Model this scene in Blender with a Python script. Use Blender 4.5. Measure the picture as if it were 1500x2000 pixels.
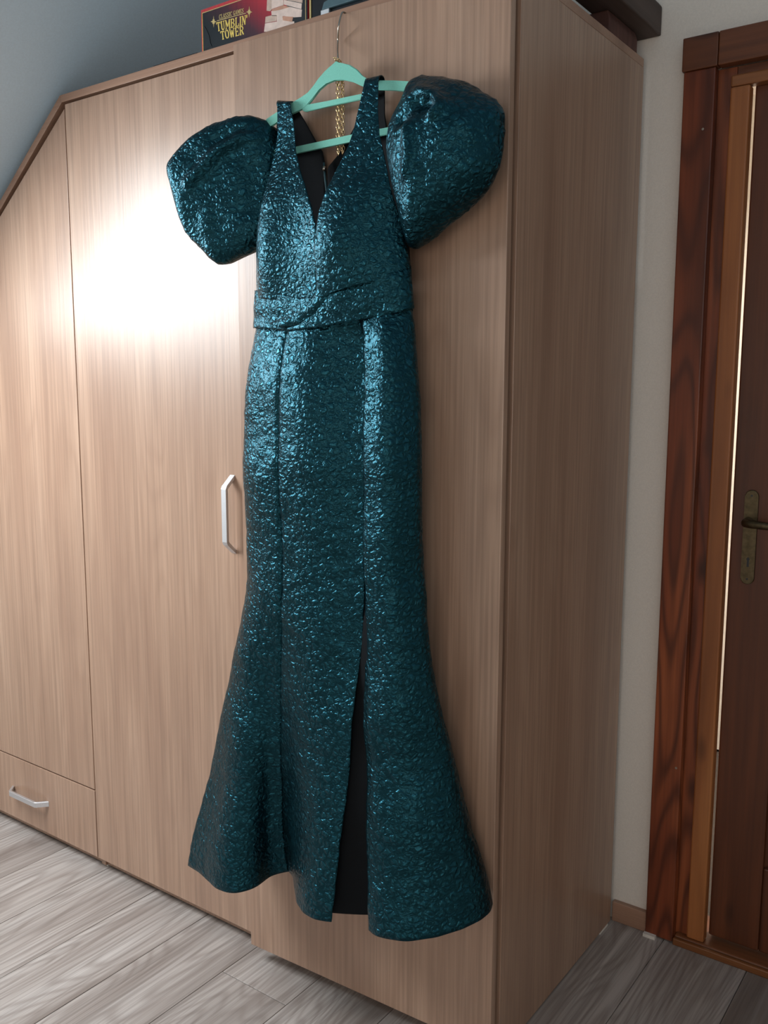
import bpy, bmesh, math, random
import numpy as np
from mathutils import Vector, Matrix, noise as mnoise

for o in list(bpy.data.objects):
    bpy.data.objects.remove(o)
scene = bpy.context.scene
COL = scene.collection
random.seed(7)

# ------------------------------------------------------------------ camera
CAM = dict(x=0.7838, y=-1.4617, z=1.3519, yaw=0.6267, pitch=-0.1388, roll=0.0020, f=1764.1)
CP = np.array([CAM['x'], CAM['y'], CAM['z']])
_y, _p, _r = CAM['yaw'], CAM['pitch'], CAM['roll']
FW = np.array([-math.sin(_y) * math.cos(_p), math.cos(_y) * math.cos(_p), math.sin(_p)])
_rt = np.array([math.cos(_y), math.sin(_y), 0.0])
_up = np.cross(_rt, FW)
RT = _rt * math.cos(_r) + _up * math.sin(_r)
UP = -_rt * math.sin(_r) + _up * math.cos(_r)
cd = bpy.data.cameras.new('camera')
cd.sensor_fit = 'VERTICAL'
cd.sensor_height = 36.0
cd.sensor_width = 27.0
cd.lens = 36.0 * CAM['f'] / 2000.0
cd.clip_start = 0.02
cam = bpy.data.objects.new('camera', cd)
COL.objects.link(cam)
M = Matrix.Identity(4)
for i in range(3):
    M[i][0], M[i][1], M[i][2], M[i][3] = RT[i], UP[i], -FW[i], CP[i]
cam.matrix_world = M
scene.camera = cam

# ------------------------------------------------------------------ world and light
W = bpy.data.worlds.new('sky')
scene.world = W
W.use_nodes = True
bg = W.node_tree.nodes['Background']
bg.inputs['Color'].default_value = (0.62, 0.74, 0.9, 1)
bg.inputs['Strength'].default_value = 0.6

SLOPE = math.atan(0.768)
SX0, SZ0 = -1.286, 2.105            # a point on the underside of the sloped ceiling
def slope_z(x):
    return SZ0 + (x - SX0) * math.tan(SLOPE)
WIN = dict(x0=-2.05, x1=-1.40, y0=-1.45, y1=-0.45)
GW = dict(x0=0.05, x1=1.95, z0=0.75, z1=2.05, y=-3.1)   # unseen gable window behind the camera, added for fill light

def area(name, loc, rot, sx, sy, power, color):
    l = bpy.data.lights.new(name, 'AREA')
    l.shape = 'RECTANGLE'
    l.size, l.size_y = sx, sy
    l.energy = power
    l.color = color
    ob = bpy.data.objects.new(name, l)
    ob.location = loc
    ob.rotation_euler = rot
    COL.objects.link(ob)
    return ob
for _nm, _w, _pw in (('skylight_daylight', WIN, 32.0),):
    _wx = (_w['x0'] + _w['x1']) / 2
    _wl = (_w['x1'] - _w['x0']) / math.cos(SLOPE)
    area(_nm, (_wx - 0.03 * math.sin(SLOPE), (_w['y0'] + _w['y1']) / 2, slope_z(_wx) + 0.03 * math.cos(SLOPE)),
         (0, -SLOPE, 0), _wl - 0.06, _w['y1'] - _w['y0'] - 0.06, _pw, (0.92, 0.97, 1.0))
area('gable_fill_light', ((GW['x0'] + GW['x1']) / 2, GW['y'] + .02, (GW['z0'] + GW['z1']) / 2), (math.pi / 2, 0, 0), GW['x1'] - GW['x0'] - .1, GW['z1'] - GW['z0'] - .1, 9.5, (1.0, 0.81, 0.66))  # added warm fill from behind the camera, lifts the door wall
area('corridor_lamp_light', (0.75, 1.5, 2.0), (0, 0, 0), 0.3, 0.3, 30.0, (1.0, 0.93, 0.84))

scene.view_settings.view_transform = 'Standard'
scene.view_settings.look = 'None'
scene.view_settings.exposure = 0.70
scene.view_settings.gamma = 1.0
scene.view_settings.use_curve_mapping = False

# ------------------------------------------------------------------ helpers
def proj(P):
    d = np.asarray(P, float) - CP
    z = d @ FW
    return np.stack([750 + CAM['f'] * (d @ RT) / z, 1000 - CAM['f'] * (d @ UP) / z], -1)

def unproj(px, nrm, dist):
    D = FW + RT * (px[0] - 750) / CAM['f'] - UP * (px[1] - 1000) / CAM['f']
    nrm = np.asarray(nrm, float)
    return CP + D * ((dist - CP @ nrm) / (D @ nrm))

def link(name, me, mat=None, parent=None):
    ob = bpy.data.objects.new(name, me)
    COL.objects.link(ob)
    if mat is not None:
        me.materials.append(mat)
    if parent is not None:
        ob.parent = parent
        t = Vector((0, 0, 0))
        q = parent
        while q is not None:
            t += q.location
            q = q.parent
        ob.location = -t if parent.type == 'EMPTY' else Vector((0, 0, 0))
    return ob

def mesh_obj(name, verts, faces, mat=None, parent=None, smooth=False):
    me = bpy.data.meshes.new(name)
    me.from_pydata([tuple(map(float, v)) for v in verts], [], faces)
    me.validate()
    me.update()
    if smooth:
        for p in me.polygons:
            p.use_smooth = True
    return link(name, me, mat, parent)

def bm_obj(name, bm, mat=None, parent=None, smooth=False):
    bmesh.ops.recalc_face_normals(bm, faces=bm.faces)
    me = bpy.data.meshes.new(name)
    bm.to_mesh(me)
    bm.free()
    if smooth:
        for p in me.polygons:
            p.use_smooth = True
    return link(name, me, mat, parent)

def add_box(bm, x0, x1, y0, y1, z0, z1, bev=0.0):
    vs = [bm.verts.new(p) for p in ((x0, y0, z0), (x1, y0, z0), (x1, y1, z0), (x0, y1, z0),
                                    (x0, y0, z1), (x1, y0, z1), (x1, y1, z1), (x0, y1, z1))]
    fs = [bm.faces.new([vs[i] for i in f]) for f in ((0, 3, 2, 1), (4, 5, 6, 7), (0, 1, 5, 4), (1, 2, 6, 5), (2, 3, 7, 6), (3, 0, 4, 7))]
    if bev > 0:
        es = set()
        for f in fs:
            es.update(f.edges)
        bmesh.ops.bevel(bm, geom=list(es), offset=bev, segments=2, affect='EDGES', profile=0.5)
    return vs

def box(name, x0, x1, y0, y1, z0, z1, mat, parent=None, bev=0.0):
    bm = bmesh.new()
    add_box(bm, x0, x1, y0, y1, z0, z1, bev)
    return bm_obj(name, bm, mat, parent)

def prism(name, pts, y0, y1, mat, parent=None, bev=0.0, tf=None):
    """polygon pts in (x,z), extruded from y0 to y1"""
    bm = bmesh.new()
    a = [bm.verts.new((p[0], y0, p[1])) for p in pts]
    b = [bm.verts.new((p[0], y1, p[1])) for p in pts]
    n = len(pts)
    bm.faces.new(a)
    bm.faces.new(b[::-1])
    for i in range(n):
        bm.faces.new((a[i], b[i], b[(i + 1) % n], a[(i + 1) % n]))
    if bev > 0:
        bmesh.ops.bevel(bm, geom=list(bm.edges), offset=bev, segments=2, affect='EDGES', profile=0.5)
    if tf is not None:
        for v in bm.verts:
            v.co = Vector(tf(v.co))
    return bm_obj(name, bm, mat, parent)

def tube(name, pts, rad, mat, parent=None, seg=10, closed=False):
    pts = [np.array(p, float) for p in pts]
    n = len(pts)
    vs, fs = [], []
    prev = None
    for i, p in enumerate(pts):
        if closed:
            t = pts[(i + 1) % n] - pts[i - 1]
        else:
            t = pts[min(i + 1, n - 1)] - pts[max(i - 1, 0)]
        t = t / np.linalg.norm(t)
        if prev is None:
            ref = np.array([0, 0, 1.0]) if abs(t[2]) < .9 else np.array([1.0, 0, 0])
            u = np.cross(t, ref)
        else:
            u = prev - t * (prev @ t)
        u /= np.linalg.norm(u)
        prev = u
        w = np.cross(t, u)
        r = rad[i] if hasattr(rad, '__len__') else rad
        for k in range(seg):
            a = 2 * math.pi * k / seg
            vs.append(p + r * (math.cos(a) * u + math.sin(a) * w))
    m = n if closed else n - 1
    for i in range(m):
        j = (i + 1) % n
        for k in range(seg):
            fs.append((i * seg + k, i * seg + (k + 1) % seg, j * seg + (k + 1) % seg, j * seg + k))
    if not closed:
        fs.append(tuple(range(seg))[::-1])
        fs.append(tuple(range((n - 1) * seg, n * seg)))
    return mesh_obj(name, vs, fs, mat, parent, smooth=True)

def empty(name, loc, label=None, cat=None, group=None, kind=None):
    o = bpy.data.objects.new(name, None)
    COL.objects.link(o)
    o.location = loc
    o.empty_display_size = 0.05
    return tag(o, label, cat, group, kind)

def tag(o, label=None, cat=None, group=None, kind=None):
    if label: o['label'] = label
    if cat: o['category'] = cat
    if group: o['group'] = group
    if kind: o['kind'] = kind
    return o

# ------------------------------------------------------------------ materials
def s2l(c):
    return tuple((v / 255 / 12.92) if v / 255 <= 0.04045 else ((v / 255 + 0.055) / 1.055) ** 2.4 for v in c) + (1.0,)

class NT:
    def __init__(self, name):
        self.m = bpy.data.materials.new(name)
        self.m.use_nodes = True
        self.t = self.m.node_tree
        self.b = self.t.nodes['Principled BSDF']
    def n(self, typ, **kw):
        nd = self.t.nodes.new(typ)
        for k, v in kw.items():
            if k.startswith('i_'):
                nd.inputs[k[2:].replace('_', ' ')].default_value = v
            else:
                setattr(nd, k, v)
        return nd
    def l(self, a, b):
        self.t.links.new(a, b)
    def coords(self, scale, rot=(0, 0, 0), loc=(0, 0, 0), rnd=False):
        tc = self.n('ShaderNodeTexCoord')
        mp = self.n('ShaderNodeMapping')
        mp.inputs['Scale'].default_value = scale
        mp.inputs['Rotation'].default_value = rot
        mp.inputs['Location'].default_value = loc
        src = tc.outputs['Object']
        if rnd:
            oi = self.n('ShaderNodeObjectInfo')
            ml = self.n('ShaderNodeVectorMath', operation='MULTIPLY')
            ml.inputs[1].default_value = (13.7, 7.3, 9.1)
            self.l(oi.outputs['Random'], ml.inputs[0])
            ad = self.n('ShaderNodeVectorMath', operation='ADD')
            self.l(src, ad.inputs[0])
            self.l(ml.outputs[0], ad.inputs[1])
            src = ad.outputs[0]
        self.l(src, mp.inputs['Vector'])
        return mp.outputs['Vector']
    def noise(self, vec, scale=1.0, detail=3.0, rough=0.55, dist=0.0):
        nd = self.n('ShaderNodeTexNoise')
        nd.inputs['Scale'].default_value = scale
        nd.inputs['Detail'].default_value = detail
        nd.inputs['Roughness'].default_value = rough
        nd.inputs['Distortion'].default_value = dist
        self.l(vec, nd.inputs['Vector'])
        return nd.outputs['Fac']
    def ramp(self, fac, stops):
        r = self.n('ShaderNodeValToRGB')
        el = r.color_ramp.elements
        while len(el) < len(stops):
            el.new(0.5)
        for e, (p, c) in zip(el, stops):
            e.position = p
            e.color = c
        self.l(fac, r.inputs['Fac'])
        return r.outputs['Color']
    def mix(self, fac, a, b, mode='MIX'):
        nd = self.n('ShaderNodeMix', data_type='RGBA', blend_type=mode)
        for s, v in ((0, fac), (6, a), (7, b)):
            if isinstance(v, (int, float)):
                nd.inputs[s].default_value = v
            elif isinstance(v, tuple):
                nd.inputs[s].default_value = v
            else:
                self.l(v, nd.inputs[s])
        return nd.outputs[2]
    def math(self, op, a, b=0.0, c=0.0):
        nd = self.n('ShaderNodeMath', operation=op)
        for s, v in ((0, a), (1, b), (2, c)):
            if isinstance(v, (int, float)):
                nd.inputs[s].default_value = v
            else:
                self.l(v, nd.inputs[s])
        return nd.outputs[0]
    def bump(self, h, strength=0.3, dist=0.002):
        nd = self.n('ShaderNodeBump')
        nd.inputs['Strength'].default_value = strength
        nd.inputs['Distance'].default_value = dist
        self.l(h, nd.inputs['Height'])
        self.l(nd.outputs['Normal'], self.b.inputs['Normal'])
    def set(self, **kw):
        for k, v in kw.items():
            k = k.replace('_', ' ')
            if isinstance(v, (int, float, tuple)):
                self.b.inputs[k].default_value = v
            else:
                self.l(v, self.b.inputs[k])
        return self.m

def plain(name, rgb, rough=0.5, metal=0.0, nz=0.06, nscale=60.0, spec=0.5, bump=0.0):
    t = NT(name)
    f = t.noise(t.coords((1, 1, 1)), nscale, 3)
    c = s2l(rgb)
    lo = tuple(v * (1 - nz * 2) for v in c[:3]) + (1,)
    hi = tuple(min(1, v * (1 + nz * 2)) for v in c[:3]) + (1,)
    t.set(Base_Color=t.ramp(f, [(0.3, lo), (0.7, hi)]), Roughness=rough, Metallic=metal)
    t.b.inputs['Specular IOR Level'].default_value = spec
    if bump:
        t.bump(f, 0.4, bump)
    return t.m

def wood(name, dark, mid, light, grain_axis='z', fine=140.0, ring=26.0, rough=0.45, rnd=False, spec=0.5, ring_mix=0.5, fine_mix=0.5, knots=False, cathedral=5.0, bumpd=0.0006):
    """procedural sawn wood with the grain along one axis"""
    t = NT(name)
    ax = {'x': 0, 'y': 1, 'z': 2}[grain_axis]
    def sc(a, along):
        v = [a, a, a]
        v[ax] = along
        return tuple(v)
    f1 = t.noise(t.coords(sc(fine, fine * 0.014), rnd=rnd), 1.0, 4, 0.65)
    f2 = t.noise(t.coords(sc(9.0, 0.9), rnd=rnd), 1.0, 3, 0.5, 0.4)
    warp = t.noise(t.coords(sc(5.5, 0.8), rnd=rnd), 1.0, 2, 0.45)
    # rings: bands of a warped field
    rg = t.math('SINE', t.math('MULTIPLY', warp, ring * 6.2832 / cathedral * 2.0))
    rg = t.math('MULTIPLY_ADD', rg, 0.5, 0.5)
    rgp = t.math('POWER', rg, 2.2)
    base = t.ramp(f2, [(0.28, s2l(dark)), (0.5, s2l(mid)), (0.75, s2l(light))])
    c = t.mix(t.math('MULTIPLY', rgp, ring_mix), base, s2l(dark))
    fm = t.ramp(f1, [(0.36, (0, 0, 0, 1)), (0.60, (1, 1, 1, 1))])
    c = t.mix(t.math('MULTIPLY', t.math('SUBTRACT', 1.0, fm), fine_mix), c, tuple(v * 0.62 for v in s2l(dark)[:3]) + (1,))
    if knots:
        vo = t.n('ShaderNodeTexVoronoi')
        vo.inputs['Scale'].default_value = 1.0
        t.l(t.coords(sc(9.0, 3.2), rnd=rnd), vo.inputs['Vector'])
        k = t.ramp(vo.outputs['Distance'], [(0.05, (1, 1, 1, 1)), (0.16, (0, 0, 0, 1))])
        c = t.mix(t.math('MULTIPLY', k, 0.8), c, tuple(v * 0.35 for v in s2l(dark)[:3]) + (1,))
    t.set(Base_Color=c, Roughness=rough)
    t.b.inputs['Specular IOR Level'].default_value = spec
    t.bump(f1, 0.35, bumpd)
    return t.m

MAT = {}
MAT['laminate'] = wood('wardrobe laminate oak', (156, 124, 104), (174, 142, 120), (186, 155, 133), 'z', fine=150, ring=34, rough=0.35, spec=0.75, ring_mix=0.30, fine_mix=0.46, cathedral=5.0, rnd=True)
MAT['laminate_edge'] = wood('wardrobe edge band', (150, 116, 96), (168, 132, 110), (180, 146, 124), 'x', fine=180, ring=20, rough=0.4, ring_mix=0.15, fine_mix=0.25)
MAT['floor'] = wood('grey oak laminate plank', (128, 116, 109), (176, 167, 161), (199, 192, 187), 'y', fine=120, ring=60, rough=0.42, rnd=True, ring_mix=0.42, fine_mix=0.52, cathedral=4.0)
MAT['joint'] = plain('floor underlay', (60, 52, 46), 0.9)
MAT['paint'] = plain('white wall paint', (230, 224, 215), 0.9, nz=0.02, nscale=300, spec=0.2, bump=0.0004)
MAT['ceiling'] = plain('grey blue ceiling paint', (206, 232, 250), 0.9, nz=0.015, nscale=200, spec=0.2)
MAT['casing'] = wood('dark stained pine casing', (76, 34, 18), (128, 62, 34), (178, 100, 58), 'z', fine=90, ring=44, rough=0.40, rnd=True, ring_mix=0.75, fine_mix=0.3, knots=True)
MAT['casing_x'] = wood('dark stained pine header', (82, 44, 26), (114, 66, 38), (140, 86, 50), 'x', fine=90, ring=30, rough=0.42, rnd=True, ring_mix=0.4, fine_mix=0.3, knots=True)
MAT['jamb'] = wood('amber stained pine jamb', (128, 74, 38), (164, 100, 54), (186, 122, 70), 'z', fine=110, ring=22, rough=0.4, ring_mix=0.3, fine_mix=0.25, knots=True)
MAT['jamb_x'] = wood('amber stained pine head jamb', (110, 66, 34), (138, 86, 48), (156, 100, 58), 'x', fine=110, ring=22, rough=0.4, ring_mix=0.3, fine_mix=0.25)
MAT['leaf'] = wood('brown stained door leaf', (70, 36, 18), (98, 52, 28), (118, 66, 36), 'z', fine=120, ring=24, rough=0.45, rnd=True, ring_mix=0.35, fine_mix=0.3, knots=True)
MAT['beam'] = wood('dark brown roof timber', (58, 46, 42), (80, 66, 60), (100, 84, 76), 'y', fine=80, ring=20, rough=0.7, ring_mix=0.3, fine_mix=0.4)
MAT['block'] = wood('reddish brown timber block', (72, 44, 38), (96, 62, 54), (116, 80, 70), 'z', fine=60, ring=30, rough=0.7, ring_mix=0.5, fine_mix=0.4)
MAT['alu'] = plain('brushed aluminium handle', (222, 224, 228), 0.48, 1.0, 0.02, 400)
MAT['bronze'] = plain('aged bronze plate', (96, 86, 66), 0.45, 1.0, 0.12, 90)
MAT['steel'] = plain('steel hook wire', (190, 182, 170), 0.25, 1.0, 0.03, 300)
MAT['mint'] = plain('mint green velvet flocking', (132, 206, 190), 0.9, 0.0, 0.05, 900, 0.1, 0.0004)
MAT['gold'] = plain('gold chain', (232, 204, 158), 0.25, 1.0, 0.04, 300)
MAT['white'] = plain('white plastic', (220, 214, 206), 0.6)
MAT['black_card'] = plain('black printed card', (36, 42, 48), 0.35, 0, 0.05, 120)
MAT['black_plastic'] = plain('black plastic case', (26, 30, 36), 0.32, 0, 0.05, 90)
MAT['teal_gloss'] = plain('glossy grey blue plastic', (92, 118, 128), 0.15, 0.3, 0.05, 60)
MAT['gold_print'] = plain('gold printed ink', (232, 206, 110), 0.4, 0, 0.05, 150)
MAT['gold_print_dim'] = plain('pale gold printed ink', (206, 186, 128), 0.4, 0, 0.05, 150)
MAT['red_card'] = plain('red printed card', (196, 66, 72), 0.4, 0, 0.05, 120)
MAT['print_wood_a'] = plain('printed pale wood face', (226, 206, 196), 0.4, 0, 0.05, 80)
MAT['print_wood_b'] = plain('printed wood end grain', (202, 180, 166), 0.4, 0, 0.08, 80)
MAT['print_wood_c'] = plain('printed wood shade', (196, 150, 128), 0.4, 0, 0.06, 80)
MAT['lining'] = plain('black satin lining', (14, 18, 22), 0.75, 0, 0.06, 500, 0.15)
MAT['zip'] = plain('teal zip tape', (52, 84, 92), 0.4, 0.4, 0.05, 300)

def box_print():
    t = NT('box print black to red')
    tc = t.n('ShaderNodeTexCoord')
    sp = t.n('ShaderNodeSeparateXYZ')
    t.l(tc.outputs['Object'], sp.inputs[0])
    fx = t.math('MULTIPLY_ADD', sp.outputs['X'], 1 / 0.19, 0.80 / 0.19)
    fz = t.math('MULTIPLY', t.math('SUBTRACT', sp.outputs['Z'], 2.075), 1 / 0.10)
    f = t.math('MULTIPLY_ADD', fz, 0.42, t.math('MULTIPLY', fx, 0.62))
    nn = t.noise(t.coords((160, 1, 3)), 1.0, 3)
    f = t.math('MULTIPLY_ADD', nn, 0.14, t.math('SUBTRACT', f, 0.07))
    c = t.ramp(f, [(0.36, s2l((30, 38, 44))), (0.62, s2l((74, 44, 56))), (0.80, s2l((142, 46, 60))), (1.0, s2l((190, 54, 66)))])
    t.set(Base_Color=c, Roughness=0.35)
    return t.m
MAT['box_print'] = box_print()

def fabric():
    t = NT('teal crinkled jacquard')
    v = t.coords((72, 72, 84))
    # irregular puffed cells with creases between them
    wob = t.n('ShaderNodeTexNoise')
    wob.inputs['Scale'].default_value = 1.1
    wob.inputs['Detail'].default_value = 2
    t.l(v, wob.inputs['Vector'])
    sub = t.n('ShaderNodeVectorMath', operation='SUBTRACT')
    t.l(wob.outputs['Color'], sub.inputs[0])
    sub.inputs[1].default_value = (0.5, 0.5, 0.5)
    scl = t.n('ShaderNodeVectorMath', operation='SCALE')
    t.l(sub.outputs[0], scl.inputs[0])
    scl.inputs['Scale'].default_value = 1.3
    add = t.n('ShaderNodeVectorMath', operation='ADD')
    t.l(v, add.inputs[0])
    t.l(scl.outputs[0], add.inputs[1])
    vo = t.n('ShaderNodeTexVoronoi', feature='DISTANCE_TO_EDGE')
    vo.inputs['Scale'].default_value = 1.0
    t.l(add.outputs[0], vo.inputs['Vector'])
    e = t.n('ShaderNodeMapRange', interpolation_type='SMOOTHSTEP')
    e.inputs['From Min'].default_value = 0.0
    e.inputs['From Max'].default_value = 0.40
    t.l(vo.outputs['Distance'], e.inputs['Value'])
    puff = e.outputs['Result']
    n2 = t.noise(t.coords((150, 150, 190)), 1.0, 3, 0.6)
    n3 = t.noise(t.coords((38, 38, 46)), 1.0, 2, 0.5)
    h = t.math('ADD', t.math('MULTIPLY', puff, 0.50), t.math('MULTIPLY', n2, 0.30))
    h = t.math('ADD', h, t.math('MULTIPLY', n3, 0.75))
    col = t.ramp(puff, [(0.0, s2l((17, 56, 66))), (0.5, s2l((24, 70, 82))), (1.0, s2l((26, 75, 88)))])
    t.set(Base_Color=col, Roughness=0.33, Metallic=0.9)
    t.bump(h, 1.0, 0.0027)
    return t.m
MAT['fabric'] = fabric()

# ------------------------------------------------------------------ room shell
WY = 0.6313                   # wall behind the wardrobe and around the room door
XRG = 0.15
ZRG = slope_z(XRG)             # ridge of the attic
XL, XR, YB = -2.55, 2.3, -3.1 # knee wall, right wall, wall behind the camera
DX0, DX1, DZ = 0.156, 1.06, 2.036  # door opening

fl = tag(box('floor', XL - .05, XR + .05, YB - .05, 2.0, -0.05, -0.010, MAT['joint']), kind='structure')
PW, P0 = 0.1975, -1.247
k0 = int(math.floor((XL - P0) / PW))
k1 = int(math.ceil((XR - P0) / PW))
pj = {3: -0.113, 2: -1.02, 4: -0.78, 1: -0.66, 5: -1.1, 0: -1.22, 6: -0.55, 7: -0.60, 8: -0.30, 9: -1.3}
plank_cache = {}
for k in range(k0, k1):
    xa, xb = max(P0 + k * PW, XL), min(P0 + (k + 1) * PW, XR)
    if xb - xa < 0.01:
        continue
    j = pj.get(k, -0.2 - 0.37 * ((k * 7) % 5) / 1.6)
    ys = [j + 1.29 * i for i in range(-3, 3)]
    ys = [YB] + [v for v in ys if YB + .05 < v < 0.62] + [0.72]
    for ya, yb in zip(ys[:-1], ys[1:]):
        g = 0.0007
        box('plank', xa + g, xb - g, ya + g, yb - g, -0.010, 0.0, MAT['floor'], fl, bev=0.0009)

# wall with the doorway
bm = bmesh.new()
add_box(bm, XL, DX0, WY, WY + 0.24, 0, 3.4)
add_box(bm, DX1, XR, WY, WY + 0.24, 0, 3.4)
add_box(bm, DX0, DX1, WY, WY + 0.24, DZ, 2.9)
tag(bm_obj('wall_back', bm, MAT['paint']), kind='structure')
tag(box('wall_right', XR, XR + .1, YB, WY, 0, 1.7, MAT['paint']), kind='structure')
bm = bmesh.new()
add_box(bm, XL, GW['x0'], YB - .2, YB, 0, 3.4)
add_box(bm, GW['x1'], XR, YB - .2, YB, 0, 3.4)
add_box(bm, GW['x0'], GW['x1'], YB - .2, YB, 0, GW['z0'])
add_box(bm, GW['x0'], GW['x1'], YB - .2, YB, GW['z1'], 3.4)
tag(bm_obj('wall_front', bm, MAT['paint']), kind='structure')
tag(box('wall_left', XL - .1, XL, YB, WY, 0, 1.5, MAT['paint']), kind='structure')
# corridor beyond the room door
bm = bmesh.new()
add_box(bm, -0.6, 2.1, 1.9, 2.0, 0, 2.4)
add_box(bm, -0.7, -0.6, WY + .24, 2.0, 0, 2.4)
add_box(bm, 2.1, 2.2, WY + .24, 2.0, 0, 2.4)
add_box(bm, -0.7, 2.2, WY + .24, 2.0, 2.4, 2.5)
tag(bm_obj('wall_corridor', bm, MAT['paint']), kind='structure')

# pitched ceiling; u runs down the slope from the ridge, w points up out of the room
SO = np.array([XRG, 0, ZRG])
xe = XRG
SD = np.array([-math.cos(SLOPE), 0, -math.sin(SLOPE)])
SN = np.array([-math.sin(SLOPE), 0, math.cos(SLOPE)])
def sl(u, y, w):
    p = SO + u * SD + w * SN
    return (p[0], y, p[2])
def slope_box(bm, u0, u1, y0, y1, w0, w1):
    vs = add_box(bm, u0, u1, y0, y1, w0, w1)
    for v in vs:
        v.co = Vector(sl(v.co.x, v.co.y, v.co.z))
uw0 = (xe - WIN['x1']) / math.cos(SLOPE)
uw1 = (xe - WIN['x0']) / math.cos(SLOPE)
ue = (xe - XL) / math.cos(SLOPE) + .05
bm = bmesh.new()
slope_box(bm, 0, uw0, YB, WY, 0, .14)
slope_box(bm, uw1, ue, YB, WY, 0, .14)
slope_box(bm, uw0, uw1, WIN['y1'], WY, 0, .14)
slope_box(bm, uw0, uw1, YB, WIN['y0'], 0, .14)
for v in [add_box(bm, 0, (XR - XRG) / math.cos(SLOPE) + .05, YB, WY, 0, .14)][0]:
    q = SO + v.co.x * SD + v.co.z * SN
    v.co = Vector((2 * XRG - q[0], v.co.y, q[2]))
tag(bm_obj('ceiling', bm, MAT['ceiling']), kind='structure')
gt = NT('window glass')
gt.set(Base_Color=(1, 1, 1, 1), Roughness=0.0, Transmission_Weight=1.0, IOR=1.45)
for _nm, _w in (('window_1', WIN),):
    wn = empty(_nm, sl((uw0 + uw1) / 2, (_w['y0'] + _w['y1']) / 2, 0.05), None, None, None, 'structure')
    bm = bmesh.new()
    slope_box(bm, uw0, uw0 + .03, _w['y0'], _w['y1'], .04, .12)
    slope_box(bm, uw1 - .03, uw1, _w['y0'], _w['y1'], .04, .12)
    slope_box(bm, uw0 + .03, uw1 - .03, _w['y0'], _w['y0'] + .03, .04, .12)
    slope_box(bm, uw0 + .03, uw1 - .03, _w['y1'] - .03, _w['y1'], .04, .12)
    bm_obj('window_frame', bm, MAT['jamb'], wn)
    bm = bmesh.new()
    slope_box(bm, uw0 + .03, uw1 - .03, _w['y0'] + .03, _w['y1'] - .03, .075, .081)
    bm_obj('pane', bm, gt.m, wn)

wn = empty('fill_window', ((GW['x0'] + GW['x1']) / 2, YB - .08, GW['z0']), None, None, None, 'structure')  # frame and panes of the added window around the fill light
gm = (GW['x0'] + GW['x1']) / 2
for (xa, xb) in ((GW['x0'], gm), (gm, GW['x1'])):
    bm = bmesh.new()
    add_box(bm, xa, xa + .05, YB - .11, YB - .05, GW['z0'], GW['z1'])
    add_box(bm, xb - .05, xb, YB - .11, YB - .05, GW['z0'], GW['z1'])
    add_box(bm, xa + .05, xb - .05, YB - .11, YB - .05, GW['z0'], GW['z0'] + .05)
    add_box(bm, xa + .05, xb - .05, YB - .11, YB - .05, GW['z1'] - .05, GW['z1'])
    bm_obj('window_frame', bm, MAT['jamb'], wn)
    bm = bmesh.new()
    add_box(bm, xa + .05, xb - .05, YB - .083, YB - .077, GW['z0'] + .05, GW['z1'] - .05)
    bm_obj('pane', bm, gt.m, wn)

# baseboard between wardrobe and door
tag(box('baseboard_back', 0.0, 0.088, WY - .015, WY, 0, 0.052, MAT['laminate_edge'], None, .002), kind='structure')

# ------------------------------------------------------------------ room door
dr = empty('door_1', (0.6, WY, 0), 'dark stained wooden door with casing', None, None, 'structure')
CY = WY - 0.022
box('casing_board', 0.0895, 0.158, CY, WY + .004, 0.004, 2.030, MAT['casing'], dr, .003)
box('casing_board', 1.055, 1.125, CY, WY + .004, 0.004, 2.030, MAT['casing'], dr, .003)
box('header_board', 0.0855, 0.1615, CY - .003, WY + .004, 2.0305, 2.100, MAT['casing_x'], dr, .0025)
box('header_board', 0.1625, 1.13, CY - .003, WY + .004, 2.0305, 2.100, MAT['casing_x'], dr, .0025)
box('jamb_backing', 0.1565, 0.196, WY + .0045, WY + .075, 0.0, 2.0295, MAT['casing'], dr, .001)
box('jamb', 0.187, 0.228, WY - .010, WY + .020, 0.022, 1.985, MAT['jamb'], dr, .004)
box('jamb', 1.012, 1.053, WY - .010, WY + .020, 0.022, 1.985, MAT['jamb'], dr, .004)
box('head_jamb', 0.187, 1.053, WY - .0095, WY + .020, 1.9855, 2.010, MAT['jamb_x'], dr, .004)
box('head_backing', 0.1965, 1.053, WY + .0045, WY + .06, 2.0105, 2.0295, MAT['casing_x'], dr, .001)
box('threshold', 0.159, 1.054, WY - .014, WY + .12, 0.0, 0.021, MAT['casing_x'], dr, .004)
box('threshold_strip', 0.159, 1.054, WY - .026, WY - .0145, 0.0, 0.018, MAT['jamb_x'], dr, .003)
# leaf: stiles, rails and raised panels
LX0, LX1, LY = 0.2305, 1.0095, WY + 0.0215
lf = box('leaf', LX0 + .001, LX1 - .001, LY + .014, LY + .040, 0.030, 1.992, MAT['leaf'], dr, .001)
def lbox(name, x0, x1, z0, z1, y0=LY, y1=LY + .0139, mat='leaf', bev=.004):
    return box(name, x0, x1, y0, y1, z0, z1, MAT[mat], lf, bev)
lbox('stile', LX0, LX0 + .115, .030, 1.992)
lbox('stile', LX1 - .115, LX1, .030, 1.992)
lbox('rail', LX0 + .1155, LX1 - .1155, .030, .24)
lbox('rail', LX0 + .1155, LX1 - .1155, .78, .93)
lbox('rail', LX0 + .1155, LX1 - .1155, 1.85, 1.992)
for (za, zb) in ((.245, .775), (.935, 1.845)):
    lbox('panel', LX0 + .135, LX1 - .135, za + .02, zb - .02, LY + .003, LY + .0139, 'leaf', .008)
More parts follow.
